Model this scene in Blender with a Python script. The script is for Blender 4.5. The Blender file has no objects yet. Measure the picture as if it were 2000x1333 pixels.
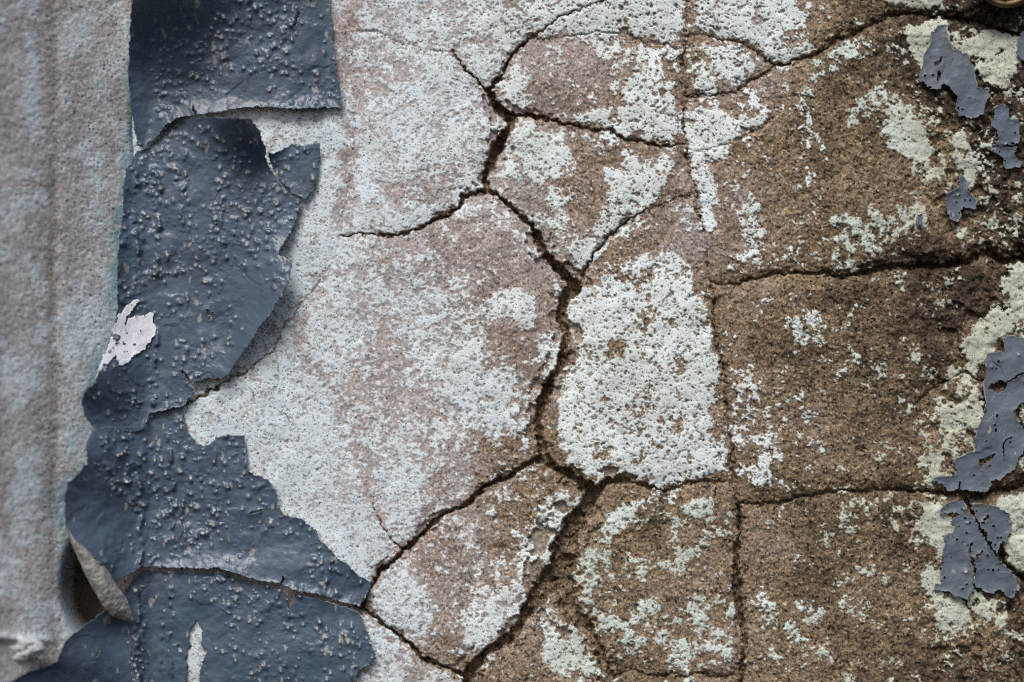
import bpy, bmesh, math, random
import numpy as np
from mathutils import Vector

# ------------------------------------------------------------------ set-up
scene = bpy.context.scene
COL = scene.collection
S = 0.0003            # metres per layout unit (the wall plane is laid out in units of 0.3 mm)
D = 3000.0            # camera distance from the wall, in units
ZC = 1.35             # height of the picture centre above the ground

def P(u, v, h):
    """layout position (u right, v down, h out of the wall) -> world metres"""
    k = S*(D-h)/D
    return (u-1000.0)*k, -h*S, ZC-(v-666.5)*k

cam = bpy.data.cameras.new('camera'); cam_o = bpy.data.objects.new('camera', cam); COL.objects.link(cam_o)
cam.sensor_width = 36; cam.lens = 36*D/2000.0
cam.clip_start = 0.01; cam.clip_end = 200
cam_o.location = (0, -D*S, ZC); cam_o.rotation_euler = (math.radians(90), 0, 0)
cam.dof.use_dof = True; cam.dof.focus_distance = (D-8)*S; cam.dof.aperture_fstop = 1.7
scene.camera = cam_o

SUN_EL, SUN_AZ = 51.0, 15.0      # elevation; degrees to the left of the wall's normal
world = bpy.data.worlds.new('World'); scene.world = world; world.use_nodes = True
wn = world.node_tree.nodes; wl = world.node_tree.links
sky = wn.new('ShaderNodeTexSky'); sky.sky_type = 'NISHITA'; sky.sun_disc = False
sky.sun_elevation = math.radians(SUN_EL); sky.sun_rotation = math.radians(180+SUN_AZ)
sky.air_density = 1.0; sky.dust_density = 3.0; sky.ozone_density = 1.0
bg = wn['Background']; bg.inputs['Strength'].default_value = 0.08
wl.new(sky.outputs[0], bg.inputs['Color'])

sun = bpy.data.lights.new('sun', 'SUN'); sun_o = bpy.data.objects.new('sun', sun); COL.objects.link(sun_o)
sun.energy = 2.3; sun.angle = math.radians(28); sun.color = (1.0, 0.97, 0.93)
el, az = math.radians(SUN_EL), math.radians(SUN_AZ)
to_sun = Vector((-math.sin(az)*math.cos(el), -math.cos(az)*math.cos(el), math.sin(el)))
sun_o.rotation_euler = to_sun.to_track_quat('Z', 'Y').to_euler(); sun_o.location = (-1, -2, 4)

vs = scene.view_settings
vs.view_transform = 'Standard'; vs.look = 'None'; vs.exposure = 0.26; vs.gamma = 1.0; vs.use_curve_mapping = False

scene.cycles.use_denoising = False; scene.cycles.filter_width = 1.15; scene.cycles.use_adaptive_sampling = False

# ------------------------------------------------------------------ numeric helpers
def sstep(a, b, x):
    t = np.clip((x-a)/(b-a), 0, 1); return t*t*(3-2*t)

_tabs = {}
def noise(x, y, seed):
    """value noise, quintic, about 0..1"""
    if seed not in _tabs: _tabs[seed] = np.random.RandomState(seed).rand(256, 256)
    T = _tabs[seed]
    xi = np.floor(x).astype(np.int64); yi = np.floor(y).astype(np.int64)
    fx = x-xi; fy = y-yi
    fx = fx*fx*fx*(fx*(fx*6-15)+10); fy = fy*fy*fy*(fy*(fy*6-15)+10)
    a = T[xi & 255, yi & 255]; b = T[(xi+1) & 255, yi & 255]
    c = T[xi & 255, (yi+1) & 255]; d = T[(xi+1) & 255, (yi+1) & 255]
    return (a*(1-fx)+b*fx)*(1-fy)+(c*(1-fx)+d*fx)*fy

def fbm(x, y, size, octv, seed, gain=0.5):
    s = 0; a = 1; tot = 0
    for k in range(octv):
        f = 2.03**k/size
        ca, sa = math.cos(0.6*k+seed), math.sin(0.6*k+seed)
        s = s+a*noise((x*ca-y*sa)*f+17*k, (x*sa+y*ca)*f-9*k, seed*31+k); tot += a; a *= gain
    return s/tot

def spots(x, y, cell, seed, prob, rmin, rmax):
    """scattered round spots: 1 at the centre falling to 0 at each spot's own radius"""
    R = np.random.RandomState(seed); J = R.rand(128, 128, 4)
    xi = np.floor(x/cell).astype(np.int64); yi = np.floor(y/cell).astype(np.int64)
    out = np.zeros(np.broadcast(x, y).shape)
    for dx in (-1, 0, 1):
        for dy in (-1, 0, 1):
            j = J[(xi+dx) & 127, (yi+dy) & 127]
            cx = (xi+dx+j[..., 0])*cell; cy = (yi+dy+j[..., 1])*cell
            r = rmin+(rmax-rmin)*j[..., 3]**2.2
            d = np.sqrt((x-cx)**2+(y-cy)**2)/r
            out = np.maximum(out, np.where(j[..., 2] < prob, np.clip(1-d, 0, 1), 0))
    return out

def inpoly(x, y, poly):
    p = np.asarray(poly, float); n = len(p)
    ins = np.zeros(np.broadcast(x, y).shape, bool)
    for i in range(n):
        x0, y0 = p[i]; x1, y1 = p[(i+1) % n]
        if y0 == y1: continue
        c = ((y0 > y) != (y1 > y)) & (x < (x1-x0)*(y-y0)/(y1-y0)+x0)
        ins ^= c
    return ins

def seg_dist(x, y, ax, ay, bx, by):
    dx, dy = bx-ax, by-ay; L = dx*dx+dy*dy+1e-9
    t = np.clip(((x-ax)*dx+(y-ay)*dy)/L, 0, 1)
    return np.sqrt((x-ax-t*dx)**2+(y-ay-t*dy)**2), t

def edge_dist(x, y, poly):
    d = np.full(np.broadcast(x, y).shape, 1e9)
    n = len(poly)
    for i in range(n):
        dd, _ = seg_dist(x, y, *poly[i], *poly[(i+1) % n]); d = np.minimum(d, dd)
    return d

def shepard(x, y, pts, sig):
    num = 0; den = 1e-12
    for (a, b, val) in pts:
        w = np.exp(-((x-a)**2+(y-b)**2)/(2*sig*sig))+1e-9/(1+((x-a)**2+(y-b)**2))
        num = num+w*val; den = den+w
    return num/den

def blur(a, r):
    for ax in (0, 1):
        for _ in range(2):
            p = np.pad(a, [(r, r) if k == ax else (0, 0) for k in (0, 1)], mode='edge')
            c = np.cumsum(p, axis=ax)
            z = np.zeros_like(np.take(c, [0], axis=ax)); c = np.concatenate([z, c], axis=ax)
            n = a.shape[ax]
            a = (np.take(c, range(2*r+1, 2*r+1+n), axis=ax)-np.take(c, range(0, n), axis=ax))/(2*r+1)
    return a

# ------------------------------------------------------------------ mesh helper
def link(o, parent=None, label=None, cat=None, group=None, kind=None):
    COL.objects.link(o)
    if parent: o.parent = parent
    if label: o['label'] = label
    if cat: o['category'] = cat
    if group: o['group'] = group
    if kind: o['kind'] = kind
    return o

def mesh_np(name, co, quads, mats, attrs=None, midx=None, smooth=True):
    me = bpy.data.meshes.new(name)
    nv, nf = len(co), len(quads)
    me.vertices.add(nv); me.vertices.foreach_set('co', np.ascontiguousarray(co, np.float32).ravel())
    me.loops.add(nf*4); me.loops.foreach_set('vertex_index', np.ascontiguousarray(quads, np.int32).ravel())
    me.polygons.add(nf); me.polygons.foreach_set('loop_start', np.arange(0, nf*4, 4, dtype=np.int32))
    for m in (mats if isinstance(mats, (list, tuple)) else [mats]): me.materials.append(m)
    if midx is not None: me.polygons.foreach_set('material_index', midx.astype(np.int32))
    me.polygons.foreach_set('use_smooth', np.full(nf, smooth))
    for k, a in (attrs or {}).items():
        at = me.attributes.new(k, 'FLOAT', 'POINT'); at.data.foreach_set('value', np.ascontiguousarray(a, np.float32))
    me.update(); me.validate()
    return bpy.data.objects.new(name, me)

def grid_patch(name, U, V, H, mask, mats, attrs, back=None, skirt=None):
    """surface over the cells of a (rows, cols) layout grid where mask is set.
    back: thickness of a closed shell; skirt: only side walls of that depth"""
    nr, nc = U.shape
    idx = np.arange(nr*nc).reshape(nr, nc)
    ci, cj = np.nonzero(mask)
    top = np.stack([idx[ci, cj], idx[ci+1, cj], idx[ci+1, cj+1], idx[ci, cj+1]], 1)
    pm = np.pad(mask, 1)
    E = []
    for di, dj, (a, b) in ((-1, 0, ((0, 1), (0, 0))), (1, 0, ((1, 0), (1, 1))), (0, -1, ((0, 0), (1, 0))), (0, 1, ((1, 1), (0, 1)))):
        nb = pm[1+ci+di, 1+cj+dj]; s = ~nb
        E.append(np.stack([idx[ci[s]+a[0], cj[s]+a[1]], idx[ci[s]+b[0], cj[s]+b[1]]], 1))
    E = np.concatenate(E)
    used, inv = np.unique(top.ravel(), return_inverse=True); top = inv.reshape(-1, 4)
    lut = np.full(nr*nc, -1); lut[used] = np.arange(len(used))
    E = lut[E]
    u, v, h = U.ravel()[used], V.ravel()[used], H.ravel()[used]
    co = np.stack(P(u, v, h), 1)
    at = {k: a.ravel()[used] for k, a in attrs.items()}
    n0 = len(used)
    if back:
        co2 = np.stack(P(u, v, h-back), 1)
        quads = np.concatenate([top, top[:, ::-1]+n0, np.stack([E[:, 1], E[:, 0], E[:, 0]+n0, E[:, 1]+n0], 1)])
        midx = np.concatenate([np.zeros(len(top)), np.ones(len(top)), np.full(len(E), 1)])
        co = np.concatenate([co, co2]); at = {k: np.concatenate([a, a]) for k, a in at.items()}
    elif skirt:
        bu = np.unique(E); l2 = np.full(n0, -1); l2[bu] = np.arange(len(bu))+n0
        co2 = np.stack(P(u[bu], v[bu], np.minimum(h[bu]-4, skirt)), 1)
        quads = np.concatenate([top, np.stack([E[:, 1], E[:, 0], l2[E[:, 0]], l2[E[:, 1]]], 1)])
        midx = np.zeros(len(quads))
        co = np.concatenate([co, co2]); at = {k: np.concatenate([a, a[bu]]) for k, a in at.items()}
    else:
        quads = top; midx = np.zeros(len(top))
    return mesh_np(name, co, quads, mats, at, midx)

# ------------------------------------------------------------------ materials
def new_mat(name):
    m = bpy.data.materials.new(name); m.use_nodes = True
    nt = m.node_tree; nt.nodes.clear()
    out = nt.nodes.new('ShaderNodeOutputMaterial'); b = nt.nodes.new('ShaderNodeBsdfPrincipled')
    nt.links.new(b.outputs[0], out.inputs[0])
    return m, nt, b

class NT:
    def __init__(s, nt): s.nt = nt; s.tc = nt.nodes.new('ShaderNodeTexCoord').outputs['Object']
    def n(s, t, **k):
        x = s.nt.nodes.new(t)
        for a, b in k.items(): setattr(x, a, b)
        return x
    def set(s, sock, val):
        if hasattr(val, 'is_linked'): s.nt.links.new(val, sock)
        else: sock.default_value = val
    def attr(s, name): return s.n('ShaderNodeAttribute', attribute_name=name).outputs['Fac']
    def math(s, op, a, b=0.0, clamp=False):
        m = s.n('ShaderNodeMath', operation=op, use_clamp=clamp); s.set(m.inputs[0], a); s.set(m.inputs[1], b); return m.outputs[0]
    def noise(s, scale, detail=2, rough=0.5):
        x = s.n('ShaderNodeTexNoise'); s.nt.links.new(s.tc, x.inputs['Vector'])
        x.inputs['Scale'].default_value = scale; x.inputs['Detail'].default_value = detail; x.inputs['Roughness'].default_value = rough
        return x.outputs['Fac']
    def vor(s, scale, out='Color'):
        x = s.n('ShaderNodeTexVoronoi'); s.nt.links.new(s.tc, x.inputs['Vector']); x.inputs['Scale'].default_value = scale
        return x.outputs[out]
    def sep(s, c): 
        x = s.n('ShaderNodeSeparateColor'); s.nt.links.new(c, x.inputs[0]); return x.outputs
    def ramp(s, fac, stops, interp='LINEAR'):
        x = s.n('ShaderNodeValToRGB'); x.color_ramp.interpolation = interp
        e = x.color_ramp.elements
        while len(e) < len(stops): e.new(0.5)
        for k, (p, c) in enumerate(stops):
            e[k].position = p; e[k].color = (c, c, c, 1) if isinstance(c, (int, float)) else (*c, 1)
        s.set(x.inputs[0], fac); return x.outputs['Color']
    def mix(s, fac, a, b, mode='MIX'):
        x = s.n('ShaderNodeMix', data_type='RGBA', blend_type=mode)
        s.set(x.inputs[0], fac)
        for sock, val in ((x.inputs[6], a), (x.inputs[7], b)):
            s.set(sock, (*val, 1) if isinstance(val, tuple) else val)
        return x.outputs[2]
    def bump(s, height, dist, strength=1.0, normal=None):
        x = s.n('ShaderNodeBump'); x.inputs['Distance'].default_value = dist; x.inputs['Strength'].default_value = strength
        s.nt.links.new(height, x.inputs['Height'])
        if normal: s.nt.links.new(normal, x.inputs['Normal'])
        return x.outputs[0]

def make_plaster():
    m, nt, b = new_mat('weathered_plaster'); g = NT(nt)
    brown, coat, tint, cyan = g.attr('brown'), g.attr('coat'), g.attr('tint'), g.attr('cyan')
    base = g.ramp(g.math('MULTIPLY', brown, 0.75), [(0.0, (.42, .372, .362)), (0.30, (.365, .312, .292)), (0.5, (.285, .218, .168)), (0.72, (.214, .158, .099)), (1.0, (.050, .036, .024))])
    # sand grains of the mortar
    g1 = g.sep(g.vor(760)); g2 = g.sep(g.vor(1500))
    grain = g.ramp(g1[0], [(0, .10), (.08, .16), (.10, .55), (.35, .80), (.6, 1.08), (.86, 1.38), (1, 2.0)])
    fine = g.ramp(g2[1], [(0, .3), (.25, .72), (.7, 1.15), (1, 1.75)])
    amt = g.math('MULTIPLY_ADD', brown, 0.55); amt.node.inputs[2].default_value = 0.38
    amt = g.math('MINIMUM', amt, 0.95)
    c = g.mix(amt, base, g.mix(1.0, base, grain, 'MULTIPLY'))
    c = g.mix(g.math('MULTIPLY', amt, 0.75), c, g.mix(1.0, c, fine, 'MULTIPLY'))
    och = g.ramp(g1[1], [(0, 0), (.972, 0), (.98, 1), (1, 1)])
    c = g.mix(g.math('MULTIPLY', och, g.math('MULTIPLY', amt, .75)), c, (.30, .19, .09))
    g4 = g.sep(g.vor(300)); sd = g.ramp(g.vor(300, 'Distance'), [(.22, 1), (.36, 0)])
    c = g.mix(g.math('MULTIPLY', g.math('MULTIPLY', g.ramp(g4[0], [(0, 1), (.06, 1), (.065, 0), (1, 0)]), sd), g.math('MULTIPLY', amt, .8)), c, (.07, .06, .055))
    c = g.mix(g.math('MULTIPLY', g.math('MULTIPLY', g.ramp(g4[1], [(0, 1), (.07, 1), (.075, 0), (1, 0)]), sd), g.math('MULTIPLY', amt, .6)), c, (.40, .32, .25))
    blot = g.ramp(g.noise(55, 4, .6), [(.3, .78), (.7, 1.18)])
    c = g.mix(1.0, c, blot, 'MULTIPLY')
    # worn paint
    cc = g.ramp(tint, [(0, (.66, .755, .80)), (.3, (.73, .81, .845)), (.55, (.80, .865, .855)), (.75, (.63, .715, .655)), (1, (.56, .59, .485))])
    cv = g.ramp(g.noise(140, 4, .6), [(.3, .88), (.7, 1.08)])
    cc = g.mix(1.0, cc, cv, 'MULTIPLY')
    pin = g.ramp(g2[0], [(0, .2), (.05, .3), (.075, 1), (1, 1)])
    cc = g.mix(.85, cc, g.mix(1.0, cc, pin, 'MULTIPLY'))
    c = g.mix(coat, c, cc)
    g3 = g.sep(g.vor(560)); pep = g.ramp(g3[2], [(0, 1), (.045, 1), (.05, 0), (1, 0)])
    pd = g.ramp(g.vor(560, 'Distance'), [(.25, 1), (.42, 0)])
    c = g.mix(g.math('MULTIPLY', g.math('MULTIPLY', pep, pd), .85), c, (.045, .036, .03))
    c = g.mix(cyan, c, (.17, .37, .45))
    nt.links.new(c, b.inputs['Base Color'])
    b.inputs['Roughness'].default_value = .88; b.inputs['Specular IOR Level'].default_value = .25
    hgt = g.math('ADD', g1[2], g.math('MULTIPLY', g.noise(1600, 2), 1.2))
    nt.links.new(g.bump(hgt, .00028, .55), b.inputs['Normal'])
    return m

def make_grey_paint(name, col, col2, rough):
    m, nt, b = new_mat(name); g = NT(nt)
    worn = g.attr('worn')
    c = g.mix(g.ramp(g.noise(26, 4, .6), [(.32, 0), (.68, 1)]), col, col2)
    c = g.mix(g.math('MULTIPLY', g.ramp(g.noise(420, 3, .6), [(.45, 0), (.75, 1)]), .25), c, (.10, .105, .11))
    st = g.ramp(g.noise(70, 6, .7), [(.52, 0), (.66, 1)])
    c = g.mix(g.math('MULTIPLY', g.ramp(g.noise(14, 3, .6), [(.42, 0), (.68, 1)]), .3), c, (.10, .13, .17))
    c = g.mix(g.math('MULTIPLY', st, .35), c, (.055, .058, .058))
    c = g.mix(worn, c, g.ramp(g.noise(500, 2), [(.3, (.30, .275, .235)), (.7, (.56, .54, .49))]))
    nt.links.new(c, b.inputs['Base Color'])
    r = g.math('MULTIPLY_ADD', worn, .35); r.node.inputs[2].default_value = rough
    r2 = g.math('MULTIPLY_ADD', g.noise(160, 3), .22); nt.links.new(r, r2.node.inputs[2])
    nt.links.new(r2, b.inputs['Roughness']); b.inputs['Specular IOR Level'].default_value = .5
    hb = g.math('ADD', g.noise(240, 3, .55), g.math('MULTIPLY', g.noise(900, 2), .3))
    nt.links.new(g.bump(hb, .0007, .5), b.inputs['Normal'])
    return m

def make_simple(name, a, c2, scale, rough, metal=0.0, bd=.0003):
    m, nt, b = new_mat(name); g = NT(nt)
    nt.links.new(g.mix(g.ramp(g.noise(scale, 5, .65), [(.32, 0), (.68, 1)]), a, c2), b.inputs['Base Color'])
    b.inputs['Roughness'].default_value = rough; b.inputs['Metallic'].default_value = metal
    nt.links.new(g.bump(g.noise(scale*6, 3), bd, .5), b.inputs['Normal'])
    return m

M_PLASTER = make_plaster()
M_PAINT = make_grey_paint('blue_grey_paint', (.064, .098, .145), (.080, .120, .174), .25)
M_FLAKE = make_grey_paint('grey_paint', (.092, .122, .158), (.132, .156, .186), .48)
M_BACK = make_simple('paint_underside', (.25, .24, .22), (.45, .43, .40), 120, .9, 0, .0009)
M_UNDER = make_simple('lilac_undercoat', (.70, .72, .79), (.84, .86, .91), 90, .6)
M_CORE = make_simple('old_masonry', (.10, .075, .055), (.16, .12, .09), 60, .95)
M_BRASS = make_simple('tarnished_brass', (.30, .20, .11), (.10, .065, .04), 130, .5, .75)
M_DARK = make_simple('slot_shade_dark', (.02, .015, .012), (.04, .03, .022), 150, .9)  # near-black that paints the shade inside the screw's drive slots

# ------------------------------------------------------------------ crack layout (width start, width end, depth factor, points)
CR = [
 (2.5, 5, 1.1, [(1330,-190),(1270,-80),(1180,0),(1140,18),(1100,30),(1078,42),(1060,65),(1034,76)]),
 (7, 10, 1.9, [(1034,76),(1012,97),(994,122),(976,151),(951,176)]),
 (2.1, 2.6, 1.0, [(680,50),(703,58),(735,61),(764,76),(807,90),(850,101),(886,104)]),
 (4, 7, 1.8, [(886,104),(904,126),(926,151),(951,176)]),
 (12, 19, 1.4, [(951,176),(962,194),(976,216),(1002,232)]),
 (12, 7, 1.4, [(1002,232),(1027,225),(1059,229),(1084,239),(1124,248),(1189,257)]),
 (8, 5, 1.5, [(1189,257),(1214,268),(1239,279),(1286,283),(1340,284)]),
 (18, 15, 1.5, [(1002,232),(994,248),(984,266),(966,302),(955,331),(949,353),(951,371)]),
 (10, 6, 1.5, [(951,371),(933,374),(908,385),(897,403),(872,421),(836,437),(800,454)]),
 (6, 3, 1.4, [(800,454),(757,463),(714,463),(690,458),(668,462)]),
 (13, 13, 1.4, [(951,371),(976,387),(998,407),(1023,430),(1048,460)]),
 (15, 19, 1.4, [(1048,460),(1056,482),(1066,501),(1088,526),(1110,544),(1124,559)]),
 (8, 5, 1.5, [(1124,559),(1138,537),(1149,516),(1171,490),(1182,469),(1203,454),(1232,428)]),
 (4, 3, 1.0, [(1232,428),(1268,410),(1304,396),(1362,380)]),
 (18, 15, 1.4, [(1124,559),(1102,584),(1099,620),(1106,656),(1102,692),(1095,721),(1074,750)]),
 (15, 14, 1.5, [(1074,750),(1056,786),(1048,822),(1056,858),(1058,890)]),
 (13, 12, 1.6, [(1058,890),(1016,918),(980,936),(944,954),(922,979),(894,997)]),
 (10, 12, 1.7, [(894,997),(858,1011),(822,1044),(786,1076),(764,1098),(739,1119),(730,1137),(712,1170),(708,1188)]),
 (1.5, 4.5, 1.3, [(728,972),(739,1015),(764,1055),(780,1073)]),
 (13, 17, 1.6, [(1058,890),(1084,914),(1113,929),(1138,943),(1146,965),(1153,983)]),
 (20, 22, 1.7, [(1150,952),(1154,985)]),
 (15, 9, 1.5, [(1155,975),(1174,950),(1192,936),(1232,943)]),
 (8, 5, 1.3, [(1232,943),(1268,957),(1304,957),(1347,948),(1386,943),(1430,940)]),
 (30, 58, .42, [(1153,983),(1138,1004),(1117,1033),(1110,1062),(1099,1098)]),
 (56, 30, .42, [(1099,1098),(1074,1134),(1045,1170)]),
 (17, 17, 1.3, [(1045,1170),(1023,1206),(1002,1242),(966,1263),(937,1285),(919,1303),(915,1332),(905,1520)]),
 (46, 30, .42, [(1088,1118),(1106,1170),(1124,1199),(1153,1231)]),
 (26, 14, .6, [(1153,1231),(1167,1260),(1174,1296),(1192,1317)]),
 (8, 5, 1.2, [(1192,1317),(1240,1312),(1300,1321),(1360,1316),(1400,1320),(1450,1322)]),
 (6, 12, 1.8, [(690,1180),(708,1188),(739,1213),(771,1235),(800,1263),(829,1285),(865,1299),(904,1314),(919,1303)]),
 (5.5, 5.5, .7, [(1350,-190),(1345,0),(1338,80),(1335,150),(1335,210),(1340,290),(1350,350),(1365,420),(1380,500),(1386,548)]),
 (6, 7, .9, [(1386,548),(1395,620),(1405,700),(1415,760),(1425,850),(1432,940),(1440,986)]),
 (10, 13, 1.5, [(1440,986),(1444,1011),(1442,1069),(1440,1105),(1441,1140),(1442,1177),(1451,1213)]),
 (12, 7, 1.2, [(1451,1213),(1455,1260),(1448,1321),(1455,1520)]),
 (2.2, 2.2, .5, [(672,-190),(672,0),(680,50),(690,120),(695,200),(690,280),(682,360),(672,420),(668,462),(650,520),(610,570)]),
 (2.1, 6, 1.2, [(630,544),(583,595),(558,631),(533,688),(486,721),(457,742),(407,768),(360,789),(300,805),(200,820)]),
 (5, 8, 1.5, [(1386,548),(1430,555),(1480,544),(1545,532),(1599,537),(1646,537)]),
 (9, 22, 1.3, [(1646,537),(1696,528),(1743,517),(1786,523),(1840,519),(1890,508),(1930,494),(1962,512),(2000,505),(2280,498)]),
 (5, 7, 1.5, [(1440,986),(1494,986),(1534,984),(1566,975),(1610,968),(1646,957)]),
 (8, 14, 1.4, [(1646,957),(1696,961),(1750,957),(1804,961),(1858,965),(1912,965),(1948,957),(2000,956),(2280,960)]),
 (6, 8, 1.1, [(1516,133),(1552,122),(1599,101),(1631,86),(1667,68)]),
 (8, 13, .85, [(1667,68),(1707,49),(1750,34),(1804,29),(1840,32),(1900,42),(2000,70),(2280,110)]),
 (5, 3, 1.2, [(1516,133),(1491,146),(1458,166),(1426,180),(1379,187),(1336,193)]),
 (5, 4, 1.3, [(1516,133),(1502,122),(1480,104),(1451,86),(1415,79),(1386,70),(1338,72)]),
 (4, 3, .9, [(1034,76),(1052,77),(1099,74),(1138,65),(1200,60),(1260,80),(1338,94)]),
 (2.5, 3.5, .8, [(1340,300),(1380,295),(1415,281),(1458,266),(1494,245),(1516,230)]),
 (10, 12, 1.2, [(1876,965),(1898,993),(1926,1051),(1950,1085),(1977,1116),(2000,1134),(2280,1260)]),
 (5, 4, 1.1, [(1880,1170),(1894,1195),(1908,1227),(1915,1250)]),
 (5, 5, 1.0, [(1790,790),(1850,740),(1890,724),(1912,739),(1990,760),(2280,800)]),
]

# slab regions: flood fill between the cracks on a coarse grid
GU0, GV0, GS = 200, -200, 4
GW, GH = 530, 436
def region_labels():
    gu = GU0+np.arange(GW)*GS; gv = GV0+np.arange(GH)*GS
    bar = np.zeros((GH, GW), bool)
    for (w0, w1, df, pts) in CR:
        for a, b in zip(pts[:-1], pts[1:]):
            n = int(max(abs(a[0]-b[0]), abs(a[1]-b[1]))/2)+2
            uu = np.linspace(a[0], b[0], n); vv = np.linspace(a[1], b[1], n)
            ii = np.round((vv-GV0)/GS).astype(int); jj = np.round((uu-GU0)/GS).astype(int)
            ok = (ii >= 0) & (ii < GH-1) & (jj >= 0) & (jj < GW-1)
            bar[ii[ok], jj[ok]] = True; bar[ii[ok]+1, jj[ok]] = True; bar[ii[ok], jj[ok]+1] = True
    lab = np.zeros((GH, GW), int); cur = 0; sizes = {}
    for i in range(0, GH, 3):
        for j in range(0, GW, 3):
            if bar[i, j] or lab[i, j]: continue
            cur += 1; st = [(i, j)]; lab[i, j] = cur; n = 0
            while st:
                a, b = st.pop(); n += 1
                for x, y in ((a+1, b), (a-1, b), (a, b+1), (a, b-1)):
                    if 0 <= x < GH and 0 <= y < GW and not bar[x, y] and not lab[x, y]:
                        lab[x, y] = cur; st.append((x, y))
            sizes[cur] = n
    for k, n in sizes.items():
        if n < 40: lab[lab == k] = 0
    while (lab == 0).any():
        new = lab.copy()
        for ax, sh in ((0, 1), (0, -1), (1, 1), (1, -1)):
            r = np.roll(lab, sh, axis=ax); new = np.where((new == 0) & (r > 0), r, new)
        lab = new
    return lab
LAB = region_labels()

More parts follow.
